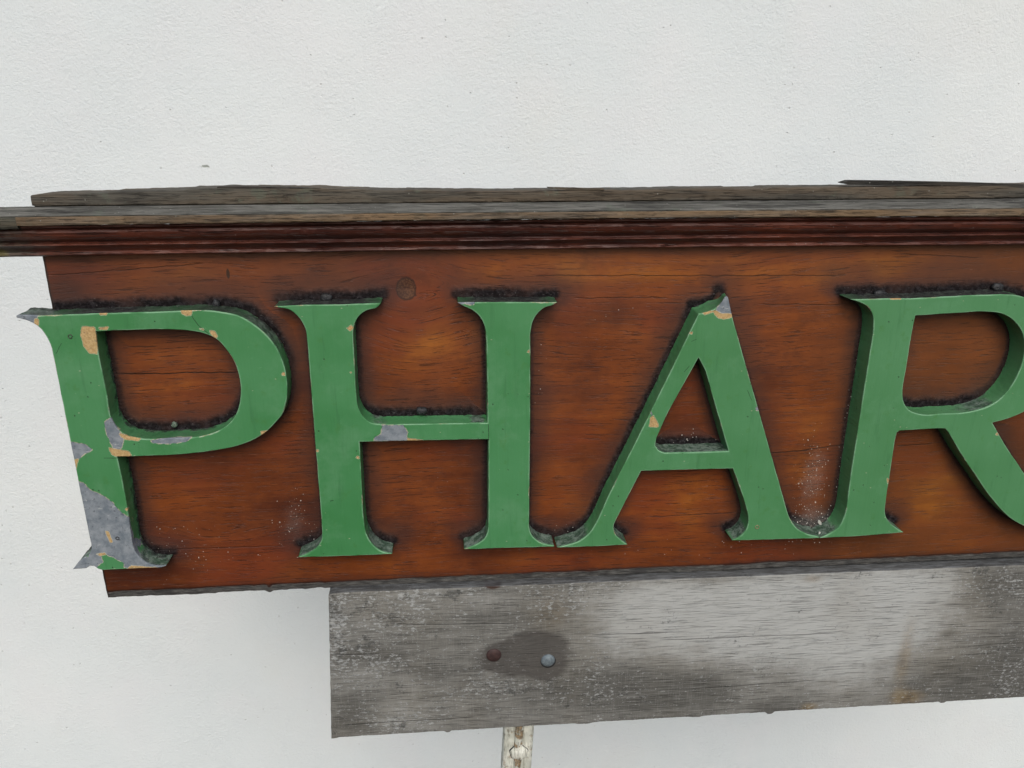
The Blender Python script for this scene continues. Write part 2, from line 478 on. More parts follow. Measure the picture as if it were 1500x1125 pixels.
def build_letter(ch, root, mat, label):
    Yf = -TL
    loops_px = LETTERS[ch]
    loops = [smooth_loop([at(x, y, Yf) for x, y in L]) for L in loops_px]
    # hand-cut edges are never quite true
    jl = []
    for L in loops:
        q = L.copy()
        for i, p in enumerate(L):
            q[i, 0] += .00030 * nz3(p[0] * 70, p[1] * 70, 1.3) + .00015 * nz3(p[0] * 420, p[1] * 420, 5)
            q[i, 1] += .00030 * nz3(p[0] * 70, p[1] * 70, 7.7) + .00015 * nz3(p[0] * 420, p[1] * 420, 9)
        jl.append(q)
    loops = jl
    kd = kdtree.KDTree(sum(len(L) * 4 for L in loops))
    k = 0
    for L in loops:
        N = np.roll(L, -1, 0)
        for s in range(4):
            for p in L + (N - L) * s / 4:
                kd.insert((p[0], p[1], 0), k); k += 1
    kd.balance()
    dist = lambda P: np.array([kd.find((p[0], p[1], 0))[2] for p in P])
    pts, edges = [], []
    for L in loops:
        b = len(pts)
        pts += [tuple(p) for p in L]
        edges += [(b + i, b + (i + 1) % len(L)) for i in range(len(L))]
    nb = len(pts)
    extra = []
    for off in (.00035, .0008, .0015):
        for L in loops:
            tn = np.roll(L, -1, 0) - np.roll(L, 1, 0)
            tn /= np.linalg.norm(tn, axis=1)[:, None] + 1e-12
            for sgn in (1, -1):
                extra.append(L + sgn * off * np.stack([-tn[:, 1], tn[:, 0]], 1))
    E_ = np.concatenate(extra)
    offs = np.concatenate([[o] * (2 * sum(len(L) for L in loops)) for o in (.00035, .0008, .0015)])
    kk = inside(E_, loops)
    E_, offs = E_[kk], offs[kk]
    E_ = E_[dist(E_) > offs * .85]
    allL = np.concatenate(loops)
    gx = np.arange(allL[:, 0].min(), allL[:, 0].max(), .0018)
    gz = np.arange(allL[:, 1].min(), allL[:, 1].max(), .0018)
    G = np.stack(np.meshgrid(gx, gz), -1).reshape(-1, 2)
    G = G + rng.uniform(-.0004, .0004, G.shape)
    G = G[inside(G, loops)]
    G = G[dist(G) > .0022]
    P = np.concatenate([np.array(pts), E_, G])
    r = geometry.delaunay_2d_cdt([Vector(p) for p in P], edges, [], 0, 1e-7)
    V2 = np.array([tuple(v) for v in r[0]])
    F = np.array([f for f in r[2] if len(f) == 3])
    cen = V2[F].mean(1)
    F = F[inside(cen, loops)]
    used, inv = np.unique(F, return_inverse=True)
    V2, F = V2[used], inv.reshape(-1, 3)
    # orient to face the camera (-y)
    a, b, c = V2[F[:, 0]], V2[F[:, 1]], V2[F[:, 2]]
    area = (b[:, 0] - a[:, 0]) * (c[:, 1] - a[:, 1]) - (c[:, 0] - a[:, 0]) * (b[:, 1] - a[:, 1])
    F[area < 0] = F[area < 0][:, ::-1]
    d = dist(V2)
    bev = np.array([.0009 + .0005 * nz3(p[0] * 40, p[1] * 40, 3) for p in V2])
    tt = np.clip(1 - d / bev, 0, 1)
    drop = bev * (1 - np.sqrt(np.clip(1 - tt * tt, 0, 1)))
    wave = np.array([.0007 * nz3(p[0] * 9, p[1] * 9, 11) for p in V2])
    Y = Yf + drop + wave
    # boundary
    ed = {}
    for f in F:
        for i in range(3):
            e = (f[i], f[(i + 1) % 3])
            if (e[1], e[0]) in ed:
                del ed[(e[1], e[0])]
            else:
                ed[e] = 1
    nxt = {a_: b_ for a_, b_ in ed}
    bv = sorted(nxt)
    V = [np.stack([V2[:, 0], Y, V2[:, 1]], 1)]
    dep = [np.zeros(len(V2))]
    src = [np.arange(len(V2))]
    prv = {b_: a_ for a_, b_ in ed}
    nrm = {}
    for v in bv:
        if v in prv and v in nxt:
            tn = V2[nxt[v]] - V2[prv[v]]
            n_ = np.array([tn[1], -tn[0]])      # loop runs with the inside on its left: outward is to the right
            nrm[v] = n_ / (np.linalg.norm(n_) + 1e-12)
        else:
            nrm[v] = np.zeros(2)
    levels = [.0012, .004, .008, .012, .016, .020, .024, .028, TL + .004]
    Fq = F.tolist()
    prev = {v: v for v in bv}
    base = len(V2)
    for lv in levels:
        cur = {}
        rows = []
        for v in bv:
            p = V2[v]
            fr = lv / TL
            upf = max(0.0, nrm[v][1])
            amp = (.00025 + .0007 * fr * upf) * min(1, fr * 3)
            o_ = amp * fbm(p[0] * 160, lv * 160, p[1] * 160) + .0008 * max(0, fr - .8) / .2 * upf * (1 + nz3(p[0] * 90, 4, p[1] * 90))
            q = p + nrm[v] * o_
            if ch == 'A':        # the top is knocked off at a slant
                wa = float(sstep(at(1046, 450, Yf)[0], at(1063, 440, Yf)[0], p[0]) * sstep(at(1060, 475, Yf)[1], at(1060, 455, Yf)[1], p[1]))
                q = q + np.array([.0075, -.0030]) * wa * fr
                wb = math.exp(-((p[0] - at(1042, 455, Yf)[0]) / .011) ** 2) * float(sstep(at(1040, 475, Yf)[1], at(1040, 462, Yf)[1], p[1]))
                q = q + np.array([.0010, .0040]) * wb * fr
            rows.append((q[0], Yf + lv + (wave[v] if fr < .9 else 0), q[1]))
            cur[v] = base + len(rows) - 1
        V.append(np.array(rows))
        dep.append(np.full(len(rows), min(1.0, lv / TL)))
        src.append(np.array(bv))
        for v in bv:
            w = nxt[v]
            if w in prev:
                Fq.append([prev[w], prev[v], cur[v], cur[w]])
        prev = cur
        base += len(rows)
    V = np.concatenate(V)
    src = np.concatenate(src)
    dep = np.concatenate(dep)
    sdg = np.full(len(V2), .05)
    for poly in GREY[ch]:
        sdg = np.minimum(sdg, sd_poly(V2, [at(x, y, Yf) for x, y in poly]))
    sdt = np.full(len(V2), .05)
    for poly in TAN[ch]:
        sdt = np.minimum(sdt, sd_poly(V2, [at(x, y, Yf) for x, y in poly]))
    gr = blobs(V2, Yf, GRIME)
    blk = blobs(V2, Yf, BLACK)
    o = mesh_obj('letter', V, Fq, mat, root, True,
                 {'sd_grey': sdg[src], 'sd_tan': sdt[src], 'edge': np.where(dep > 0, dep * TL, d[src]), 'dep': dep, 'gr': gr[src], 'blk': blk[src]}, label, root)
    return o, loops


# ------------------------------------------------------------------ the sign
X0b, Z0b = at(157, 876.5, 0.0)
ztop_b = at(62, 350, 0.0)[1]
XL_top = at(61, 375, 0.0)[0]
XR = at(1500, 817, 0.0)[0] + 0.42
sign = thing('shop_sign', 'long varnished red-brown wooden shop sign with big raised green letters under a weathered cornice', 'sign',
             ((X0b + XR) / 2, 0.0, Z0b))

lab = {'P': 'green letter P with large patches of paint peeled to grey', 'H': 'green letter H with one grey patch on its crossbar',
       'A': 'green letter A with a bare grey and tan tip', 'R': 'green letter R cut off by the right edge of the photo'}
ALL = []
SEGS = {'P': [(281, 463, 291, 477, .0004), (291, 477, 306, 489, .0004), (153, 671, 172, 671, .0004), (82, 518, 90, 503, .0003)],
        'H': [(715.5, 622, 716, 645, .0004), (714, 560, 714.5, 610, .0002), (484, 734, 488, 733, .0005)],
        'A': [(1002, 545, 1010, 536, .0003), (1013, 500, 1020, 497, .0003), (1095, 572, 1101, 586, .0003)]}
LOBJ = {}
for i, ch in enumerate('PHAR'):
    m = letter_material('green_letter_paint_' + ch.lower(), {'P': 1.0, 'H': .45, 'A': .25, 'R': .1}[ch], i * 3.7, SEGS.get(ch, ()), {'P': 0.1, 'H': 0.0, 'A': .6, 'R': .8}[ch])
    LOBJ[ch], loops = build_letter(ch, sign, m, lab[ch])
    ALL += loops

# distance from every board point to the letters' outlines
n_ = sum(len(L) * 2 for L in ALL)
KD = kdtree.KDTree(n_)
k = 0
for L in ALL:
    N = np.roll(L, -1, 0)
    for s in (0, .5):
        for p in L + (N - L) * s:
            KD.insert((p[0], p[1], 0), k); k += 1
KD.balance()


def grid_slab(x0, x1, z0, z1, step, yf, yb, left_fn=None, bot_fn=None, top_fn=None, bev=.002, disp=None):
    """a plank: dense front sheet with eased edges, sides and back; returns V, F and the front's (X, Z)"""
    nx = max(2, int((x1 - x0) / step))
    nz = max(2, int((z1 - z0) / step))
    eu = [0, .0004, .001, .002]
    us = np.unique(np.concatenate([np.array(eu) / (x1 - x0), np.linspace(.0035 / (x1 - x0), 1 - .0035 / (x1 - x0), nx), 1 - np.array(eu) / (x1 - x0)]))
    vs = np.unique(np.concatenate([np.array(eu) / (z1 - z0), np.linspace(.0035 / (z1 - z0), 1 - .0035 / (z1 - z0), nz), 1 - np.array(eu) / (z1 - z0)]))
    U, Vv = np.meshgrid(us, vs)
    Xg = x0 + U * (x1 - x0)
    Zg = z0 + Vv * (z1 - z0)
    if bot_fn is not None:
        b = np.array([bot_fn(q) for q in Xg[0]])[None, :]
        Zg = Zg + b * (1 - Vv) ** 6
    if top_fn is not None:
        b = np.array([top_fn(q) for q in Xg[0]])[None, :]
        Zg = Zg + b * Vv ** 6
    if left_fn is not None:
        b = np.array([left_fn(q) for q in Zg[:, 0]])[:, None]
        Xg = Xg + b * (1 - U) ** 12
    dd = np.minimum(np.minimum(U, 1 - U) * (x1 - x0), np.minimum(Vv, 1 - Vv) * (z1 - z0))
    tt = np.clip(1 - dd / bev, 0, 1)
    Yg = yf + bev * (1 - np.sqrt(1 - tt * tt))
    P = np.stack([Xg.ravel(), Zg.ravel()], 1)
    if disp is not None:
        Yg = Yg - disp(P).reshape(Yg.shape)
    V = np.stack([Xg.ravel(), Yg.ravel(), Zg.ravel()], 1)
    h, w = U.shape
    idx = np.arange(h * w).reshape(h, w)
    F = np.stack([idx[:-1, :-1].ravel(), idx[:-1, 1:].ravel(), idx[1:, 1:].ravel(), idx[1:, :-1].ravel()], 1).tolist()
    ring = list(idx[0, :]) + list(idx[1:, -1]) + list(idx[-1, -2::-1]) + list(idx[-2:0:-1, 0])
    prev = ring
    add = []
    base = h * w
    for lev in np.linspace(0, 1, 5)[1:]:
        rows = []
        for v in ring:
            p = V[v]
            y = (yf + bev) + (yb - yf - bev) * lev
            j = .0004 * nz3(p[0] * 200, y * 300, p[2] * 200)
            rows.append((p[0] + j, y, p[2] + j))
        cur = list(range(base, base + len(ring)))
        add += rows
        base += len(ring)
        for i in range(len(ring)):
            j = (i + 1) % len(ring)
            F.append([prev[j], prev[i], cur[i], cur[j]])
        prev = cur
    F.append(prev[::-1])
    srcs = np.array(list(range(h * w)) + ring * 4)
    V = np.concatenate([V, np.array(add)])
    return V, F, P, srcs, (Vv * (z1 - z0)).ravel()


KN = at(595, 423, 0.0)      # the knot


def board_geo():
    def left(z):
        return (XL_top - X0b) * (z - Z0b) / (ztop_b - Z0b) + .0006 * nz3(1, z * 60, 3)

    def bot(x):
        return .0016 * nz3(x * 9, 2, 5) + .0012 * fbm(x * 60, 3, 3) - .0035 * math.exp(-((x - at(395, 868)[0]) / .004) ** 2)
    cache = {}

    def disp(P):
        D = np.zeros(len(P)); A = np.zeros(len(P)); H = np.zeros(len(P))
        for i, p in enumerate(P):
            co, _, d = KD.find((p[0], p[1], 0))
            D[i] = d
            A[i] = (p[1] - co[1]) / (d + 1e-6)
            if d < .011:
                f = max(0, 1 - d / .011)
                up = max(0, A[i])
                n = fbm(p[0] * 130, p[1] * 170, 2.2, 4)
                n2 = nz3(p[0] * 30, p[1] * 30, 9)
                H[i] = f * f * (.0001 + .0009 * up * max(0, .7 + n2)) * max(0, .6 + .8 * n)
        cache['D'], cache['A'] = D, A
        zrel = P[:, 1] - Z0b
        strip = sstep(.0125, .009, zrel)
        st = np.array([fbm(p[0] * 25, p[1] * 220, 8, 4) if s > 0 else 0 for p, s in zip(P, strip)])
        H = H + strip * (-.0010 + .0009 * st)
        # knot stands a little hollow
        kd_ = np.hypot((P[:, 0] - KN[0]), (P[:, 1] - KN[1]))
        H = H - .0008 * np.exp(-(kd_ / .010) ** 2)
        return H
    V, F, P, src, zr = grid_slab(X0b, XR, Z0b, ztop_b, .0018, 0.0, .020, left, bot, None, .0015, disp)
    D, A = cache['D'], cache['A']
    # warped grain coordinate
    gz = P[:, 1].copy()
    w1 = np.array([.030 * mn.noise(Vector((p[0] * 1.7, p[1] * 3.0, 4))) + .006 * mn.noise(Vector((p[0] * 7, p[1] * 14, 1))) for p in P])
    dx, dz = P[:, 0] - KN[0], P[:, 1] - KN[1]
    kn = .030 * np.sign(dz) * np.exp(-(dx / .05) ** 2) * np.exp(-np.abs(dz) / .045) * -1
    kn *= 1 - np.exp(-(dz / .006) ** 2)
    # flame figure inside the H and at the foot of the P
    for (fx, fy, sx, sz, am) in ((620, 520, .085, .05, .020), (700, 620, .11, .05, -.010), (310, 790, .09, .022, .022), (1000, 760, .12, .03, .012)):
        c = at(fx, fy)
        kn = kn + am * np.exp(-((P[:, 0] - c[0]) / sx) ** 2 - ((P[:, 1] - c[1]) / sz) ** 2)
    gz = gz + w1 + kn
    tone = blobs(P, 0, [(880,395,130,32,.62),(700,400,90,24,.15),(270,415,150,30,.30),(250,545,70,50,.22),(310,705,90,50,.15),(430,765,45,55,-.3),(620,500,60,34,.5),
                        (900,560,60,80,.10),(860,720,60,50,.25),(1000,740,70,40,.42),(1180,640,50,70,.35),(1170,470,80,40,.2),(1385,715,50,45,.95),(1405,540,70,50,-.15),
                        (1270,395,240,26,.45),(640,740,60,60,.05),(900,830,250,14,.12),(200,848,70,22,-.35),(110,430,40,60,-.2),(1480,650,40,60,-.2),(1420,510,90,70,.15),(820,640,30,80,.12),(1180,820,200,14,-.15),(120,390,60,14,-.3),(1420,800,90,20,.1)])
    dust = blobs(P, 0, [(265,785,80,35,.35),(430,765,30,45,.85),(1192,700,26,60,1.1),(1200,765,45,18,1.1),(1243,620,7,130,.8),(330,815,60,12,.35),(900,460,50,20,.25),
                        (640,700,50,80,.18),(790,560,12,90,.35),(230,430,60,20,.15),(250,848,80,14,.2),(1050,800,200,20,.3),(1010,640,40,20,.5),(860,770,60,14,.45)])
    out = {'ld': D[src], 'up': A[src], 'gz': gz[src], 'tone': tone[src], 'dust': dust[src], 'zr': zr[src]}
    for li, lines in enumerate(([(70, 404, 300, 386, .5), (780, 404, 1230, 404, .6), (1320, 372, 1440, 378, .6)],
                                [(168, 548, 352, 545, 1.0), (840, 437, 980, 436, .5), (1110, 446, 1235, 447, .5)],
                                [(190, 806, 420, 800, .45), (948, 757, 1080, 751, .6), (1118, 666, 1250, 650, .95), (1312, 654, 1368, 649, .8)])):
        pts = []
        g = np.zeros(len(P))
        for xa, ya, xb, yb, w in lines:
            a, b = at(xa, ya), at(xb, yb)
            pts += [a, b]
            g = np.maximum(g, w * sstep(-.001, .010, P[:, 0] - a[0]) * sstep(-.001, .010, b[0] - P[:, 0]))
        out['ck%d' % li] = (P[:, 1] - np.interp(P[:, 0], [q[0] for q in pts], [q[1] for q in pts]))[src]
        out['cg%d' % li] = g[src]
    return V, F, out


def board_material():
    t = T('varnished_brown_wood')
    gz = t.attr('gz')
    # growth rings and pores along the warped grain
    band = t.noise(1, 3, .55, vec=t.vec(t.x * 2.2, 0.0, gz * 75))
    band2 = t.noise(1, 2, .5, vec=t.vec(t.x * 5, 3.0, gz * 260))
    pore = t.noise(1, 3, .6, vec=t.vec(t.x * 22, 1.0, gz * 520))
    pore2 = t.noise(1, 2, .6, vec=t.vec(t.x * 45, 7.0, gz * 980))
    tone = t.attr('tone') + (t.noise(7, 5, .68) - .5) * 1.5 + (t.noise(1, 3, .6, vec=t.vec(t.x * 5, 0.0, gz * 40)) - .5) * .7
    col = t.mix(tone.step(-.35, .30), (.075, .0190, .0080), (.200, .0510, .0110))
    col = t.mix(tone.step(.15, .95), col, (.37, .125, .0160))
    col = t.mix(t.noise(5, 3, .6, vec=t.vec(t.x, 9.0, t.z * 1.6)).step(.48, .66, 0, .7), col, (.165, .034, .0125))
    col = t.mix(t.noise(13, 5, .7, vec=t.vec(t.x * .7, 4.0, t.z)).step(.54, .70, 0, .5), col, (.050, .015, .009))
    col = t.mix(band.step(.42, .60, 0, .30), col, (.085, .022, .009))
    col = t.mix(band2.step(.5, .78, 0, .16), col, (.24, .075, .022))
    pmask = t.noise(7, 3).step(.34, .62, .32, 1.0)
    pr = pore.step(.575, .63) * pmask
    col = t.mix(pr * .64, col, (.020, .008, .005))
    col = t.mix(pore2.step(.58, .68, 0, .55), col, (.030, .011, .007))
    fleck = t.noise(1, 2, vec=t.vec(t.x * 45, 2.0, gz * 900 + 40)).step(.66, .72, 0, .35)
    col = t.mix(fleck, col, (.34, .13, .05))
    # splits in the boards
    nw = (t.noise(30, 3, .6, vec=t.vec(t.x, t.z * .3, 0.0)) - .5) * .0065
    cr = None
    for i in range(3):
        m = (t.attr('ck%d' % i) + nw).abs().step(.0009, .0003) * t.attr('cg%d' % i)
        cr = m if cr is None else cr.max(m)
    col = t.mix(cr * .9, col, (.012, .006, .005))
    # the knot
    dx = (t.x - float(KN[0])) / .0115
    dz = (t.z - float(KN[1])) / .0135
    r = (dx * dx + dz * dz).pow(.5) + (t.noise(160, 3) - .5) * .35
    col = t.mix(r.step(1.1, .95) * .72, col, t.mix(t.noise(420, 3, .7).step(.4, .62), (.022, .011, .006), (.12, .062, .03)))
    col = t.mix((r - 1.05).abs().step(.16, .02) * .7, col, (.014, .007, .005))
    hx = ((t.x - float(at(334, 401)[0])) / .0022)
    hz = ((t.z - float(at(334, 401)[1])) / .0065)
    hole = (hx * hx + hz * hz).pow(.5).step(1.1, .8)
    rx = (t.x - float(at(1150, 560)[0])).step(-.05, .2, 0, .35)
    col = t.mix(rx, col, (.135, .058, .020))
    col = t.mix(hole * .85, col, (.02, .012, .006))
    # old black dirt and bitumen worked in along the letters
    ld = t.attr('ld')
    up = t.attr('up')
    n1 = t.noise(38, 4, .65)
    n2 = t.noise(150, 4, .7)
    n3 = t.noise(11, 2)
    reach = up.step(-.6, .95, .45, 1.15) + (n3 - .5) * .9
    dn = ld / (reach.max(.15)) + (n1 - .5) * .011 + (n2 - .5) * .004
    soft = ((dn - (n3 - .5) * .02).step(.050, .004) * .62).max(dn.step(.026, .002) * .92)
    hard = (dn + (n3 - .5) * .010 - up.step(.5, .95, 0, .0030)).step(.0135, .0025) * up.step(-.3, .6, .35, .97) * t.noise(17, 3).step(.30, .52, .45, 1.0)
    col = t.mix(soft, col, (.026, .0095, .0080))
    bc = t.mix(n2.step(.42, .68), (.0060, .0052, .0062), (.026, .024, .027))
    bc = t.mix(t.noise(330, 3, .7).step(.62, .70, 0, .7), bc, (.13, .13, .13))
    col = t.mix(hard, col, bc)
    # grime line under the cornice
    zt = float(ztop_b)
    # bottom edge: bare weathered strip
    zr = t.attr('zr') + (t.noise(1, 4, .6, vec=t.vec(t.x * 26, 0.0, t.z * 120)) - .5) * .008
    strip = zr.step(.0100, .0090)
    lip = (zr - .0100).abs().step(.0035, .0005)
    sc = t.mix(t.noise(1, 4, .7, vec=t.vec(t.x * 60, 0.0, t.z * 500)).step(.35, .7), (.024, .023, .022), (.115, .114, .108))
    sc = t.mix(t.noise(16, 2).step(.5, .68, 0, .7), sc, (.02, .02, .021))
    col = t.mix(lip * .75, col, (.015, .010, .009))
    col = t.mix(zr.step(.022, .008, 0, .55), col, (.030, .014, .011))
    col = t.mix(strip, col, sc)
    lx = t.x - (float(X0b) + (t.z - float(Z0b)) * float((XL_top - X0b) / (ztop_b - Z0b))) + (t.noise(70, 3, .7) - .5) * .004
    col = t.mix(lx.step(.0042, .0022, 0, .8), col, (.020, .014, .011))
    # dust bloom, grit, fibres
    du = t.attr('dust')
    bloom = (du + (t.noise(45, 4, .7) - .5) * 1.0).step(.45, 1.5, 0, .22)
    bloom = bloom * t.noise(500, 3, .8).step(.38, .60, .25, 1.6)
    col = t.mix(bloom, col, (.30, .27, .25))
    vd, vr, vg = t.voro(420)
    sp = vd.step(.30, .16) * (vr + du * .30).step(1.02, 1.06)
    vd2, vr2, vg2 = t.voro(260)
    sp2 = vd2.step(.26, .14) * (vr2 + du * .22).step(1.03, 1.05)
    vd3, vr3, vg3 = t.voro(170)
    sp3 = (vd3 + (t.noise(700, 2) - .5) * .2).step(.24, .18) * (vr3 + du * .10).step(1.03, 1.04)
    spk = sp.max(sp2).max(sp3)
    col = t.mix(spk * .85, col, t.mix(vg, (.30, .25, .2), (.72, .70, .66)))
    fib = t.noise(1, 2, vec=t.vec(t.x * 40 + t.z * 60, 0.0, t.z * 900 - t.x * 60)).step(.735, .755) * t.noise(20, 1).step(.5, .6)
    col = t.mix(fib * .38, col, (.42, .38, .36))
    h = pr * -.35 - cr * 1.6 + (hard + .04) * n2 * 1.9 + strip * t.noise(1, 3, .7, vec=t.vec(t.x * 60, 0.0, t.z * 700)) * 1.6
    rough = (n3 * .25 + .28 + soft * .25 + strip * .35 + bloom).min(.92)
    return t.finish(col, rough, h, bd=.0008, spec=(1.0 - hard) * .38 + .07, coat=(1.0 - hard) * (1.0 - strip) * .35, coat_r=.22)


BV, BF, BA = board_geo()
board = mesh_obj('backboard', BV, BF, board_material(), sign, True, BA, None, sign)

# ------------------------------------------------------------------ cornice


def zline(yl, ym, yr, Y):
    """height as a function of X through three sighted points"""
    P = [at(40, yl, Y), at(600, ym, Y), at(1500, yr, Y)]
    c = np.polyfit([p[0] for p in P], [p[1] for p in P], 2)
    return lambda x: (c[0] * x + c[1]) * x + c[2] if x < P[2][0] + .05 else (c[0] * (P[2][0] + .05) + c[1]) * (P[2][0] + .05) + c[2] + (2 * c[0] * (P[2][0] + .05) + c[1]) * (x - P[2][0] - .05)


def moulding(name, prof, xl, xr, mat, rough_amp=.0004, topfn=None, step=.003, seed=0.0, label=None):
    """prof: list of (depth Y, (yl, ym, yr)) or (Y, fn) from back top round the front to back bottom"""
    fns = []
    for Y, yy in prof:
        fns.append((Y, zline(*yy, Y) if isinstance(yy, tuple) else yy))
    # refine the profile for roundness
    nx = int((xr - xl) / step) + 1
    xs = np.linspace(xl, xr, nx)
    V = []
    m = len(fns)
    for x in xs:
        for j, (Y, fn) in enumerate(fns):
            z = fn(x)
            n1 = fbm(x * 7 + seed, j * .25, seed, 2) * rough_amp * .35
            n2 = fbm(x * 75 + seed, j * .9, seed + 4, 4) * rough_amp * .75
            zz = z + n1 + n2 * .6
            if topfn is not None and j in (0, 1, 2):
                zz += topfn(x)
            V.append((x, Y + n2 + n1 * .5, zz))
    F = []
    for i in range(nx - 1):
        for j in range(m - 1):
            a = i * m + j
            F.append([a, a + 1, a + m + 1, a + m])
        F.append([i * m + m - 1, i * m, (i + 1) * m, (i + 1) * m + m - 1])
    F.append(list(range(m))[::-1])
    F.append([(nx - 1) * m + j for j in range(m)])
    o = mesh_obj(name, V, F, mat, sign, False, {'u': [0.0] * len(V)}, label, sign)
    recalc(o)
    o.data.polygons.foreach_set('use_smooth', [True] * len(o.data.polygons))
    o.data.set_sharp_from_angle(angle=math.radians(26))
    return o


def weathered(name, dark, light, tanf=0.0, moss=0.3, seed=0.0, tan=(.20, .13, .07)):
    t = T(name)
    po = t.vec(t.x + seed, t.y, t.z)
    g1 = t.noise(1, 5, .7, vec=t.vec(t.x * 11 + seed, t.y * 120, t.z * 700))
    g2 = t.noise(1, 3, .6, vec=t.vec(t.x * 38 + seed, t.y * 400, t.z * 900))
    b = t.noise(9, 4, .6, vec=t.vec(t.x + seed, t.y * 3, t.z * 3))
    c = t.mix((g1 * .6 + b * .4).step(.36, .64), dark, light)
    if tanf:
        c = t.mix(t.noise(1, 4, .6, vec=t.vec(t.x * 5 + seed, t.y * 20, t.z * 60)).step(.36, .62, 0, tanf), c, tan)
    c = t.mix(t.noise(1, 4, .7, vec=t.vec(t.x * 6 + seed + 5, t.y * 25, t.z * 70)).step(.54, .66, 0, .75), c, (.022, .021, .020))
    c = t.mix(g2.step(.58, .68, 0, .55), c, (.022, .020, .018))
    c = t.mix(t.noise(30, 5, .75, vec=po).step(.56, .68, 0, moss), c, (.105, .125, .095))
    vd, vr, vg = t.voro(300, vec=po)
    s = vd.step(.3, .15) * vr.step(.96, .97)
    c = t.mix(s * .6, c, (.33, .34, .31))
    h = g1 * 1.2 - g2.step(.55, .68) * 1.0 + t.noise(160, 4, .7, vec=po) * .5
    return t.finish(c, .85, h, bd=.0008, spec=.25)


def moulding_material():
    t = T('dark_red_varnished_moulding')
    g1 = t.noise(1, 5, .65, vec=t.vec(t.x * 6, t.y * 200, t.z * 340))
    g2 = t.noise(1, 3, .6, vec=t.vec(t.x * 30, t.y * 500, t.z * 900))
    b = t.noise(5, 3, .6)
    c = t.mix(b.step(.35, .7), (.070, .0230, .0185), (.165, .046, .026))
    c = t.mix(g1.step(.52, .7, 0, .5), c, (.12, .034, .014))
    c = t.mix(g2.step(.55, .66, 0, .7), c, (.012, .006, .005))
    c = t.mix(t.noise(1, 3, .6, vec=t.vec(t.x * 12, t.y * 90, t.z * 200)).step(.60, .72, 0, .7), c, (.016, .008, .008))
    # grey weathering towards the left end
    lf = (float(at(70, 350)[0]) - t.x + (t.noise(40, 4, .7) - .5) * .09).step(-.04, .06)
    c = t.mix(lf * .75, c, t.mix(t.noise(90, 4, .7).step(.4, .6), (.028, .030, .028), (.10, .105, .085)))
    yl = (float(at(14, 350)[0]) - t.x + (t.noise(60, 3) - .5) * .02).step(-.003, .003) * (float(at(0, 361)[1]) - t.z).step(-.001, .003)
    c = t.mix(yl * .7, c, (.16, .14, .05))
    vd, vr, vg = t.voro(240)
    s = vd.step(.24, .12) * vr.step(.955, .96)
    c = t.mix(s * .6, c, (.35, .28, .25))
    h = g1 * 1.1 - g2.step(.55, .66) * 1.0 + t.noise(60, 3) * .5
    return t.finish(c, t.noise(14, 3) * .3 + .26, h, bd=.0007, spec=.45)


xl_all = at(-40, 330, -.04)[0]
m_cap = weathered('weathered_grey_cap_wood', (.045, .042, .036), (.105, .098, .082), .25, .5, 2.0)
m_ledge = weathered('weathered_ledge_wood', (.060, .059, .052), (.185, .183, .165), .0, .55, 9.0)
m_fillet = weathered('weathered_tan_fillet_wood', (.080, .064, .050), (.20, .165, .125), .75, .2, 17.0)
m_mould = moulding_material()

# top silhouette of the cap, as sighted: splintered and uneven
TS = [(45, 286.2), (48, 285.2), (60, 284.5), (75, 284), (155, 282.5), (160, 281), (200, 279.8), (270, 277.8), (275, 276.2), (310, 275.6), (320, 274.6), (420, 276), (455, 275), (500, 277.2), (560, 278.4), (640, 279.8), (770, 280.0), (1500, 270.5)]
TX = [at(x, y, -.019) for x, y in TS]
cap_top_base = zline(286, 280, 271.3, -.019)


def cap_top(x):
    z = np.interp(x, [p[0] for p in TX], [p[1] for p in TX])
    if x > TX[-1][0]:
        z = cap_top_base(x)
    elif x > at(780, 280, -.019)[0]:
        xa = at(780, 280, -.019); xb = at(1500, 270.5, -.019)
        f = (x - xa[0]) / (xb[0] - xa[0])
        z = cap_top_base(x) + (1 - f) * (xa[1] - cap_top_base(xa[0]))
    return z + .0007 * max(0, nz3(x * 45, 3, 3)) + .0009 * (nz3(math.floor(x * 22) * .7, 5, 1))


x_cap = at(46, 295, -.019)[0]
moulding('cap_board', [(.030, cap_top), (-.017, cap_top), (-.0190, lambda x: cap_top(x) - .0012), (-.0195, (295, 289, 281)), (-.019, (300.6, 295.8, 288.8)), (-.0185, (301.2, 296.4, 289.4)), (-.0135, (301.5, 296.7, 289.7)), (-.0135, (306, 301, 294)), (.030, (306, 301, 294))],
         x_cap, XR + .03, m_cap, .0007, None, .0022, 1.0, 'grey split top board of the cornice')
moulding('ledge_board', [(-.006, (302.6, 297.6, 290.7)), (-.0187, (302.8, 297.8, 290.9)), (-.024, (304, 298.5, 291.6)), (-.044, (315.4, 310, 303.2)), (-.0465, (316.6, 311.2, 304.3)), (-.0460, (318, 312.5, 305.6)), (-.006, (318, 312.5, 305.6))],
         xl_all - .004, XR + .04, m_ledge, .0006, None, .0022, 3.0)
moulding('fillet', [(-.019, (316.4, 311.0, 304.2)), (-.0440, (317.6, 312.2, 305.3)), (-.0484, (318.2, 312.8, 305.9)), (-.0488, (319, 313.5, 306.6)), (-.0488, (328, 321.5, 315)), (-.0478, (330.6, 323.0, 316.6)), (-.030, (330.8, 323.2, 316.8)), (-.019, (331, 323.4, 317))],
         at(24, 325, -.048)[0], XR + .035, m_fillet, .0005, None, .0022, 5.0)
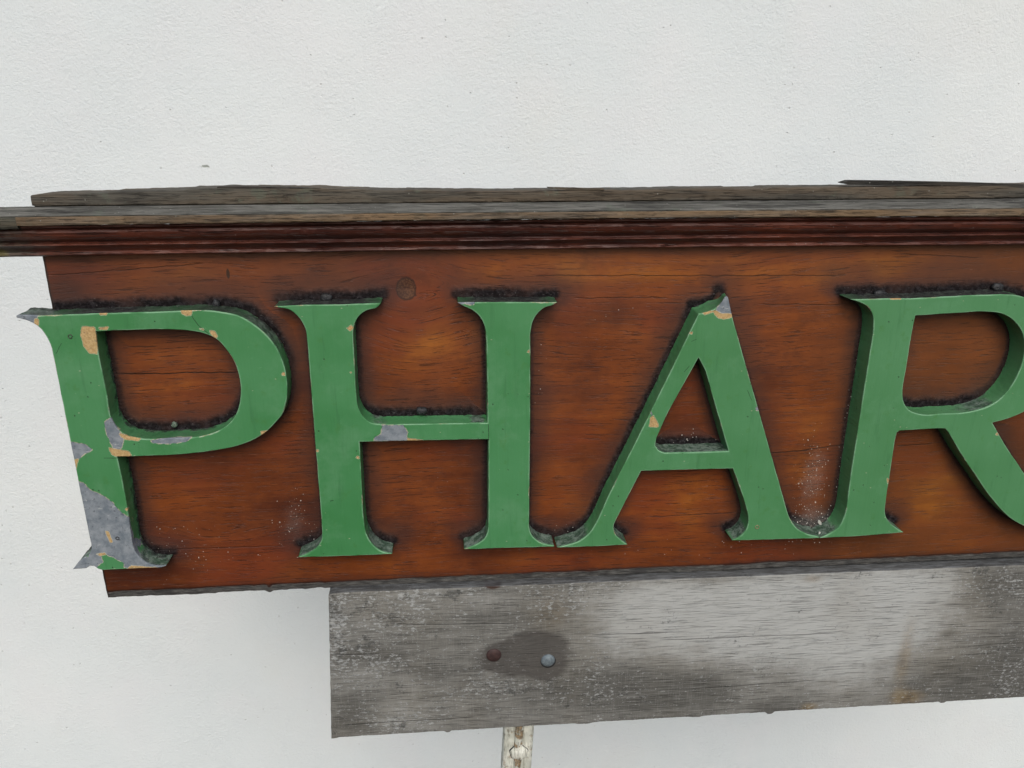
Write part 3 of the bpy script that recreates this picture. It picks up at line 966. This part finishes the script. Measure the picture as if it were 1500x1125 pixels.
moulding('return_block', [(-.019, (317.6, 312.0, 305.2)), (-.046, (318.4, 312.9, 306.0)), (-.0472, (321, 315, 308)), (-.0472, (332, 325, 318)), (-.045, (335.5, 328, 322)), (-.019, (336, 328.4, 322))],
         xl_all - .003, at(23.3, 325, -.048)[0], weathered('mossy_end_grain', (.030, .032, .028), (.105, .110, .090), .2, .8, 31.0), .0009, None, .002, 6.0)
moulding('crown_moulding', [(-.018, (330.9, 323.3, 316.9)), (-.0405, (331.2, 323.6, 317.2)), (-.0405, (334.0, 326.6, 320.6)), (-.0330, (336.6, 329.4, 323.2)), (-.0350, (338.5, 331, 325)), (-.0356, (342, 334.5, 328)), (-.0340, (347, 339.5, 332.5)), (-.0305, (351.5, 343.8, 336)),
                            (-.0255, (354.0, 346.6, 338.2)), (-.0215, (355.4, 348.6, 339.6)), (-.0225, (356.9, 350.6, 341.0)), (-.0258, (358.2, 352.0, 342.2)), (-.0258, (360.4, 353.6, 344.2)), (-.0215, (363.4, 356.0, 347.2)), (-.0165, (366.5, 358.8, 350)),
                            (-.0148, (369.2, 361.4, 352.8)), (-.0160, (371.4, 363.6, 355)), (-.0162, (374, 366, 357)), (-.0140, (375.8, 367.4, 358.6)), (.0012, (375.9, 367.5, 358.7)), (.0012, (340, 332, 325))],
         xl_all, XR + .03, m_mould, .00045, None, .0022, 8.0, 'dark red-brown crown moulding with two rounded beads')


def splinter(pts_top, pts_bot, Y0, Y1, mat, label):
    """a lifted sliver of wood along the top"""
    V, F = [], []
    n = len(pts_top)
    for (a, b) in zip(pts_top, pts_bot):
        A, B = at(*a, Y0), at(*b, Y0)
        V += [(A[0], Y0, A[1]), (B[0], Y0, B[1]), (B[0], Y1, B[1]), (A[0], Y1, A[1])]
    for i in range(n - 1):
        for j in range(4):
            F.append([i * 4 + j, i * 4 + (j + 1) % 4, i * 4 + 4 + (j + 1) % 4, i * 4 + 4 + j])
    F += [[3, 2, 1, 0], [(n - 1) * 4 + j for j in range(4)]]
    o = mesh_obj('wood_splinter', V, F, mat, sign, False, None, label, sign)
    recalc(o)
    return o


m_spl = weathered('dark_splinter_wood', (.018, .017, .015), (.060, .058, .052), .1, .2, 40.0)
splinter([(1235, 267.6), (1246, 264.4), (1300, 265), (1360, 266.2), (1420, 267.4), (1500, 270.0)], [(1235.5, 268.6), (1247, 270.8), (1300, 271.6), (1360, 271.8), (1420, 272.4), (1500, 271.8)], -.0185, -.004, m_spl, 'long dark splinter lifted off the top at the right')
splinter([(803, 274.4), (822, 274.8), (850, 275.6), (885, 276.4)], [(803, 275.8), (822, 277.6), (850, 278.6), (885, 279)], -.0185, -.008, m_cap, 'short splinter lifted off the top near the middle')
splinter([(318, 273.6), (360, 273.4), (420, 274.4), (470, 275.6)], [(318, 275.0), (360, 275.8), (420, 276.8), (470, 277.2)], -.0185, -.006, m_spl, 'thin dark splinter lifted off the top at the left')

# ------------------------------------------------------------------ small fixings


def dome(name, c, r, h, mat, parent, root, lab_=None, flat=.55, seg=28, lump=0.0, ell=1.0):
    V, F = [], []
    prof = [(1.0, -.002), (1.0, .12 * h), (.97, .30 * h), (.88, .55 * h), (.70, .80 * h), (.45, .93 * h), (.2, .99 * h)]
    for (rr, hh) in prof:
        for s in range(seg):
            a = 2 * math.pi * s / seg
            k = 1 + lump * nz3(math.cos(a) * 2 + c[0] * 50, math.sin(a) * 2, rr * 3 + c[2] * 40)
            V.append((c[0] + r * rr * k * math.cos(a) * ell, c[1] - hh * (1 + lump * nz3(a, rr * 4, 2)), c[2] + r * rr * k * math.sin(a)))
    V.append((c[0], c[1] - h, c[2]))
    for i in range(len(prof) - 1):
        for s in range(seg):
            t2 = (s + 1) % seg
            F.append([i * seg + s, i * seg + t2, (i + 1) * seg + t2, (i + 1) * seg + s])
    b = (len(prof) - 1) * seg
    for s in range(seg):
        F.append([b + s, b + (s + 1) % seg, len(V) - 1])
    F.append(list(range(seg))[::-1])
    o = mesh_obj(name, V, F, mat, parent, True, None, lab_, root)
    return o


def metal(name, c1_, c2_, rough, met, sc=120):
    t = T(name)
    n = t.noise(sc, 4, .7)
    c = t.mix(n.step(.35, .65), c1_, c2_)
    return t.finish(c, rough, t.noise(sc * 2, 4, .7), bd=.0006, spec=.5, metal=met)


m_tar = metal('black_painted_iron', (.006, .007, .008), (.028, .031, .036), .6, 0.0, 260)
for (x, y, r, h, lb, ell) in ((317, 445, .0050, .004, 'black nail head above the bowl of the P', 1), (478, 436, .0052, .004, 'black nail head above the left stem of the H', 1.5), (618, 602, .0056, .005, 'black nail head above the crossbar of the H', 1.3),
                         (1289, 430.5, .0060, .004, 'black nail head above the stem of the R', 1.5), (1461, 421, .0062, .004, 'black nail head above the bowl of the R', 1.5)):
    Y = -.0035
    p = at(x, y, Y)
    dome('nail_head', (p[0], Y, p[1]), r, h, m_tar, sign, sign, lb, lump=.35, ell=ell, seg=20)
p = at(253, 624.5, -.012)
dome('nail_head', (p[0], -.006, p[1]), .0036, .0035, metal('pale_green_iron', (.05, .09, .06), (.20, .26, .21), .7, 0.0, 300), sign, sign, 'pale green nail head in the bowl of the P', lump=.4, seg=18)
m_scr = metal('dull_screw_metal', (.035, .05, .035), (.10, .13, .09), .55, .2, 400)
m_brass = metal('brassy_screw_metal', (.16, .14, .07), (.34, .30, .17), .5, .3, 400)


def ring_screw(x, y, r, mat, ch, lb):
    Y = -TL - .0002
    p = at(x, y, Y)
    V, F = [], []
    seg = 20
    prof = [(1.15, .0012), (1.1, -.0006), (.9, -.0008), (.72, -.0002), (.66, .0008), (.3, .0009)]
    for rr, dy in prof:
        for s in range(seg):
            a = 2 * math.pi * s / seg
            V.append((p[0] + r * rr * math.cos(a), Y + dy, p[1] + r * rr * math.sin(a)))
    V.append((p[0], Y + .0009, p[1]))
    for i in range(len(prof) - 1):
        for s in range(seg):
            F.append([i * seg + s, i * seg + (s + 1) % seg, (i + 1) * seg + (s + 1) % seg, (i + 1) * seg + s])
    for s in range(seg):
        F.append([(len(prof) - 1) * seg + s, (len(prof) - 1) * seg + (s + 1) % seg, len(V) - 1])
    mesh_obj('screw_head', V, F, mat, LOBJ[ch], True, None, lb, sign)


ring_screw(102.7, 492.8, .0024, m_scr, 'P', None)
ring_screw(172.0, 788.5, .0022, m_tar, 'P', None)
ring_screw(1109, 772, .0028, m_brass, 'A', None)

# ------------------------------------------------------------------ lower plank
YP = -.014
xp0, zp_tl = at(480.5, 867, YP)
xp1 = at(1500, 827, YP)[0] + .36
zt_l, zt_r = at(480, 868, YP), at(1500, 827, YP)
zb_l, zb_r = at(485, 1081.5, YP), at(1500, 1021.7, YP)
plank_root = thing('weathered_plank', 'grey weathered plank with patchy stains bolted below the red-brown sign board', 'plank', ((xp0 + xp1) / 2, YP, float(zb_l[1])))


def lin(a, b):
    return lambda x: a[1] + (b[1] - a[1]) * (x - a[0]) / (b[0] - a[0])


tl_, bl_ = lin(zt_l, zt_r), lin(zb_l, zb_r)


def plank_geo():
    z0, z1 = float(zb_l[1]), float(zt_l[1])
    x1 = xp1
    V_, F, P, src, zr = grid_slab(xp0, x1, z0, z1, .0022, YP, YP + .032, None, None, None, .0025, None)
    # skew to the sighted lines, rag the sawn edges
    V = V_.copy()
    f = (V_[:, 2] - z0) / (z1 - z0)
    xx = V_[:, 0]
    zt = np.array([tl_(x) for x in xx]); zb = np.array([bl_(x) for x in xx])
    rag = np.array([.0007 * fbm(x * 45, 3, 1, 3) + .0005 * nz3(x * 300, 1, 1) for x in xx])
    for (px_, py_, w, dpt) in ((1128, 1045, .006, .0040), (1020, 1049, .010, .0018), (855, 1061, .012, .0022), (660, 1073, .004, .003), (1382, 1025, .005, .003), (500, 1082, .008, .0018)):
        c = at(px_, py_, YP)[0]
        rag -= dpt * np.exp(-((xx - c) / w) ** 4)
    cut = .0055 * np.exp(-np.clip(xx - xp0, 0, 1) / .004)      # broken top left corner
    V[:, 2] = (zb + rag) * (1 - f) + (zt + .0004 * np.array([fbm(x * 30, 9, 1, 2) for x in xx]) - cut) * f
    V[:, 0] += float(at(485, 1081, YP)[0] - at(480.5, 867, YP)[0]) * (1 - f) * np.exp(-(xx - xp0) / .15) + np.array([.0005 * nz3(1, 2, z * 90) for z in V[:, 2]]) * (np.exp(-(xx - xp0) / .01))
    V[:, 0] += .0
    P2 = V[:, [0, 2]]
    tone = blobs(P2, YP, [(1110,920,190,62,.62),(960,900,90,40,.45),(1260,930,100,80,.35),(1340,900,80,60,.35),(1200,860,260,18,.3),(900,1005,120,36,-.40),(1000,1015,80,25,-.35),(800,905,50,45,-.20),(1490,990,80,60,-.45),(1450,870,40,30,-.30),
                          (1385,995,40,26,-.40),(1391,928,13,7,-.45),(570,1050,45,22,.22),(520,1045,40,30,-.3),(700,880,160,14,.15),(560,990,60,18,.18),(620,985,60,12,-.25),(600,900,60,25,-.05),(1140,1038,40,14,-.35),(1480,850,60,12,-.25),(540,960,50,18,-.25)])
    wet = blobs(P2, YP, [(765,962,66,26,1.2),(800,985,26,16,.6),(785,935,40,16,.5)])
    brown = blobs(P2, YP, [(810,895,40,45,.45),(1325,960,13,60,.7),(1330,1022,26,12,1.0),(1185,1036,14,7,1.0),(1190,848,22,7,.7),(545,900,40,20,.3),(1300,870,20,20,.15)])
    rust = blobs(P2, YP, [(722,857,14,6,1.5)])
    dust = blobs(P2, YP, [(560,900,100,34,.9),(492,930,18,60,1.1),(575,1052,50,20,.8),(560,985,60,22,.8),(740,1008,120,12,.7),(830,880,60,30,.5),(880,1020,80,14,.5),(640,870,160,8,.7),(1450,850,70,26,.7),(1485,970,40,60,.6),(520,960,40,20,.6)])
    return V, F, {'tone': tone, 'wet': wet, 'brown': brown, 'rust': rust, 'dust': dust}


def plank_material():
    t = T('weathered_grey_plank_wood')
    zz = t.z - t.x * -.012 + (t.noise(2, 1) - .5) * .008
    g1 = t.noise(1, 4, .65, vec=t.vec(t.x * 22, t.y * 60, zz * 700))
    g2 = t.noise(1, 3, .6, vec=t.vec(t.x * 20, t.y * 200, zz * 1100))
    g3 = t.noise(1, 3, .6, vec=t.vec(t.x * 5, t.y * 30, zz * 90))
    saw = t.noise(1, 2, .5, vec=t.vec(t.x * 900, t.y * 60, t.z * 22))
    tn = t.attr('tone') * 1.25 + .27 + (t.noise(9, 6, .75) - .5) * .80 + (t.noise(55, 5, .75) - .5) * .50 + (t.noise(1, 4, .7, vec=t.vec(t.x * 9, 0.0, t.z * 75)) - .5) * .55 + (g3 - .5) * .30
    c = t.mix(tn.step(-.1, .55), (.105, .104, .096), (.225, .225, .210))
    c = t.mix(tn.step(.35, 1.0), c, (.42, .435, .43))
    c = t.mix(t.noise(7, 3).step(.45, .7, 0, .25), c, (.20, .18, .14))
    c = t.mix(g1.step(.50, .70, 0, .35), c, (.10, .10, .092))
    c = t.mix(g2.step(.61, .68, 0, .55), c, (.040, .039, .036))
    c = t.mix(g2.step(.42, .34, 0, .35), c, (.40, .41, .40))
    c = t.mix(saw.step(.55, .7, 0, .16), c, (.42, .42, .41))
    c = t.mix(t.attr('brown') .step(.1, 1.1, 0, .72), c, t.mix(t.noise(90, 3).step(.35, .65), (.12, .080, .035), (.24, .18, .095)))
    w = (t.attr('wet') + (t.noise(26, 5, .72) - .5) * .75).step(.30, .60, 0, .78)
    c = t.mix(w, c, t.mix(g2.step(.4, .6), (.050, .046, .043), (.085, .078, .073)))
    c = t.mix((t.attr('rust') + (t.noise(60, 3) - .5) * .5).step(.4, .9, 0, .85), c, (.050, .020, .013))
    du = t.attr('dust')
    fl = (t.noise(1, 5, .78, vec=t.vec(t.x * 130, t.y * 130, t.z * 260)) + du * .085 + (t.noise(12, 4, .7) - .5) * .30).step(.600, .64)
    fl = fl * (1.0 - w * .9)
    c = t.mix(fl * .55, c, (.44, .46, .46))
    sc = t.noise(1, 2, vec=t.vec(t.x * 70, 0.0, t.z * 800)).step(.69, .72) * t.noise(25, 1).step(.45, .55)
    c = t.mix(sc * .45, c, (.50, .50, .48))
    mo = (t.noise(34, 6, .82) + (du - .5) * .10).step(.545, .62) * g1.step(.35, .6, .3, 1.0)
    c = t.mix(mo * .75, c, (.040, .042, .042))
    c = t.mix(fl * .30, c, (.44, .46, .46))
    # long checks
    cr = None
    for (xa, ya, xb, yb, wd) in ((482, 959, 560, 958, .0005), (590, 915, 760, 913, .0004), (500, 1062, 700, 1050, .0004), (960, 938, 1230, 927, .0003), (1000, 1010, 1200, 996, .0003), (870, 930, 1010, 925, .0003)):
        a, b = at(xa, ya, YP), at(xb, yb, YP)
        k = float((b[1] - a[1]) / (b[0] - a[0]))
        dz = (t.z - (t.x - float(a[0])) * k - float(a[1]) + (t.noise(12, 3, .6, vec=t.vec(t.x, float(ya), 0.0)) - .5) * .004).abs()
        m = dz.step(wd * 1.5, wd * .4) * (t.x - float(a[0])).step(-.002, .02) * (float(b[0]) - t.x).step(-.002, .02)
        cr = m if cr is None else cr.max(m)
    c = t.mix(cr * .75, c, (.022, .021, .020))
    # black lichen on the top edge
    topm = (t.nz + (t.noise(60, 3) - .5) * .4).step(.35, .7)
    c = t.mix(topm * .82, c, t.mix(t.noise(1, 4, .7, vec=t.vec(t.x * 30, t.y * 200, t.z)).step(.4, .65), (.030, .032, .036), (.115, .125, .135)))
    h = g1 * .5 - g2.step(.57, .68) * .7 + fl * .3 - cr * 2.0 + t.noise(420, 3, .7) * .4
    return t.finish(c, .88 - w * .15, h, bd=.0007, spec=.25)


PV, PF, PA = plank_geo()
plank = mesh_obj('board', PV, PF, plank_material(), plank_root, True, PA, None, plank_root)
m_b1 = metal('rusty_dark_red_bolt_metal', (.034, .017, .017), (.062, .032, .029), .65, .1, 200)
m_b2 = metal('galvanised_bolt_metal', (.12, .155, .18), (.22, .265, .29), .62, .35, 220)
p = at(723.5, 961.5, YP - .003)
dome('bolt_head', (p[0], YP + .0002, p[1]), .0112, .0038, m_b1, plank_root, plank_root, 'dark rusty red round bolt head', seg=40)
p = at(803, 969, YP - .003)
dome('bolt_head', (p[0], YP + .0002, p[1]), .0106, .0050, m_b2, plank_root, plank_root, 'pale galvanised round bolt head', seg=40)


def bolt_ring(x, y, r):  # thin dark ring round a bolt head
    p = at(x, y, YP - .0003)
    V, F = [], []
    seg = 40
    for rr in (.9, 1.13):
        for s in range(seg):
            a = 2 * math.pi * s / seg
            V.append((p[0] + r * rr * math.cos(a), YP - .0006 if rr < 1 else YP + .0001, p[1] + r * rr * math.sin(a)))
    for s in range(seg):
        F.append([s, (s + 1) % seg, seg + (s + 1) % seg, seg + s][::-1])
    mesh_obj('dark_ring', V, F, m_tar, plank_root, True, None, None, plank_root)


bolt_ring(803, 969, .0106)

# ------------------------------------------------------------------ post
YPO = .012
pl, pr = at(737.5, 1090, YPO), at(781, 1090, YPO)
pw = (pr[0] - pl[0])
pcx = (pl[0] + pr[0]) / 2
ztp = at(760, 1030, YPO)[1]
lean = (at(757, 1124, YPO)[0] - at(760.5, 1066, YPO)[0]) / (at(757, 1124, YPO)[1] - at(760.5, 1066, YPO)[1])
post = thing('iron_post', 'white painted iron post with flaking rusty ridge running down below the grey plank', 'post', (pcx, YPO + .012, 0.0))


def post_material(rusty, nm):
    t = T(nm)
    b = t.noise(70, 5, .7)
    c = t.mix(t.noise(28, 4, .6).step(.35, .65), (.50, .52, .46), (.74, .75, .68))
    c = t.mix(t.noise(1, 4, .7, vec=t.vec(t.x * 260, t.y * 100, t.z * 25)).step(.54, .64, 0, .65), c, (.22, .22, .17))
    rr = (b + (t.noise(1, 2, vec=t.vec(t.x * 300, 0.0, t.z * 40)) - .5) * .3 + rusty * .12).step(.60, .68)
    rc = t.mix(t.noise(200, 3, .7).step(.4, .6), (.10, .060, .025), (.34, .22, .10))
    c = t.mix(rr * (.35 + .5 * rusty), c, rc)
    c = t.mix(t.noise(1, 3, .7, vec=t.vec(t.x * 420, t.y * 50, t.z * 30)).step(.56, .62, 0, .6), c, (.13, .12, .08))
    h = b * 1.2 - rr * .8 + t.noise(250, 3, .7) * .5
    return t.finish(c, .65, h, bd=.0012, spec=.35)


def extr(name, prof, mat, ztop, zbot, lbl=None, wob=.0003):
    zs = np.arange(zbot, ztop, .006)
    zs = np.append(zs, ztop)
    V, F = [], []
    m = len(prof)
    for z in zs:
        sh = lean * (z - at(760, 1090, YPO)[1])
        for j, (x, y) in enumerate(prof):
            V.append((pcx + x + sh + wob * nz3(z * 50, j * .4, 1), YPO + y + wob * nz3(z * 60, j * .4, 5), z))
    for i in range(len(zs) - 1):
        for j in range(m):
            a, b = i * m + j, i * m + (j + 1) % m
            F.append([a, b, b + m, a + m])
    F += [list(range(m))[::-1], [(len(zs) - 1) * m + j for j in range(m)]]
    o = mesh_obj(name, V, F, mat, post, False, None, lbl, post)
    recalc(o)
    o.data.polygons.foreach_set('use_smooth', [True] * len(o.data.polygons))
    o.data.set_sharp_from_angle(angle=math.radians(50))
    return o


hw = pw / 2
mp0, mp1 = post_material(.25, 'flaking_white_post_paint'), post_material(1.0, 'rusty_white_post_paint')
extr('post_shaft', [(-hw, .004), (-hw + .001, -.001), (-hw + .004, -.0025), (-hw + .0065, -.0005), (-hw + .010, .0008), (hw - .011, .0008), (hw - .007, -.0004), (hw - .004, -.0022), (hw - .001, -.0005), (hw, .004), (hw, .022), (hw - .004, .026), (-hw + .004, .026), (-hw, .022)],
     mp0, ztp, 0.0)
extr('centre_rib', [(-.0065, .004), (-.0062, -.001), (-.004, -.0044), (0, -.0052), (.004, -.0042), (.0066, -.001), (.0068, .004)], mp1, ztp, .02, 'rusty raised rib down the middle', .0009)
p = at(760.5, 1104.5, YPO - .004)
dome('boss_gap_disc', (p[0], YPO + .001, p[1]), .0150, .0046, m_tar, post, post, 'dark disc standing in for the gap round the boss', lump=.14, seg=36)  # dark disc added to draw the dark outline round the boss
dome('boss', (p[0], YPO + .001, p[1]), .0142, .0075, mp0, post, post, 'round painted boss on the rib', lump=.10, seg=36)
p = at(763, 1104.5, YPO - .006)
V_ = []
o = dome('rust_streak', (p[0], YPO - .0050, p[1]), .0125, .0034, mp1, post, post, 'rusty streak across the boss', lump=.5, seg=24, ell=.30)

# ------------------------------------------------------------------ wall
YW = .75


def wall_material():
    t = T('white_roughcast_render')
    n0 = t.noise(1.6, 3, .5)
    c = t.mix(n0.step(.3, .7), (.705, .765, .785), (.760, .810, .822))
    c = t.mix(t.noise(5, 3, .5).step(.45, .75, 0, .35), c, (.76, .775, .80))
    c = t.mix(t.noise(2.3, 4, .6, vec=t.vec(t.x, 4.0, t.z * .6)).step(.52, .72, 0, .35), c, (.735, .765, .745))
    vd, vr, vg = t.voro(62)
    pit = vd.step(.13, .05) * vr.step(.88, .90)
    vd2, vr2, vg2 = t.voro(140)
    pit2 = vd2.step(.14, .06) * vr2.step(.93, .95)
    c = t.mix(pit.max(pit2 * .8) * .45, c, (.40, .41, .40))
    sx, sz = at(300, 243.5, YW)
    dx, dz = (t.x - float(sx)) / .011, (t.z - float(sz)) / .0035
    sm = ((dx * dx + dz * dz).pow(.5) + (t.noise(150, 4, .8) - .5) * 2.8).step(.9, .5)
    c = t.mix(sm * .75, c, (.16, .19, .15))
    h = t.noise(125, 4, .75) * 1.25 * t.noise(7, 3).step(.3, .65, .45, 1.1) + t.noise(270, 2, .7) * .9 + t.noise(8, 2) * .5 - pit * 1.0 - pit2 * .6
    return t.finish(c, .93, h, bd=.0012, bs=1.0, spec=.12)


wx, wz0, wz1 = 4.0, -0.6, 4.2
WV = [(-wx, YW, wz0), (wx, YW, wz0), (wx, YW, wz1), (-wx, YW, wz1), (-wx, YW + .25, wz0), (wx, YW + .25, wz0), (wx, YW + .25, wz1), (-wx, YW + .25, wz1)]
WF = [[0, 1, 2, 3], [5, 4, 7, 6], [4, 0, 3, 7], [1, 5, 6, 2], [3, 2, 6, 7], [4, 5, 1, 0]]
wall = mesh_obj('rendered_wall', WV, WF, wall_material(), None, False)
wall['label'] = 'white rough rendered wall filling the background behind the sign'
wall['category'] = 'wall'

# ------------------------------------------------------------------ loose flakes caught between the A and the R
m_flake = T('white_paint_flake').finish((.74, .74, .70), .6)


def flake(px_poly, Y0, tilt, label):
    P = [at(x, y, Y0) for x, y in px_poly]
    c = np.mean(P, 0)
    V = []
    for s in (0, .0007):
        for q in P:
            V.append((q[0], Y0 + s + (q[1] - c[1]) * tilt, q[1]))
    n = len(P)
    F = [list(range(n)), list(range(n, 2 * n))[::-1]] + [[i, n + i, n + (i + 1) % n, (i + 1) % n] for i in range(n)]
    o = mesh_obj('paint_flake', V, F, m_flake, None, False)
    me = o.data
    base = Vector((c[0], Y0, min(v[2] for v in V)))
    me.transform(Matrix.Translation(-base))
    o.location = base
    recalc(o)
    o['label'] = label
    o['category'] = 'paint flake'
    o['group'] = 'paint flakes lying between the A and the R'


flake([(1197.6, 760.5), (1200.2, 761.5), (1203.5, 765.5), (1204.6, 770.6), (1201, 769), (1198, 765)], -.010, -.5, 'larger white pointed paint flake lying in the dirt between the A and R')
flake([(1199.3, 778.6), (1201.6, 779), (1202, 783.6), (1199.2, 783.2)], -.021, -.3, 'smaller white paint flake where the feet of A and R meet')
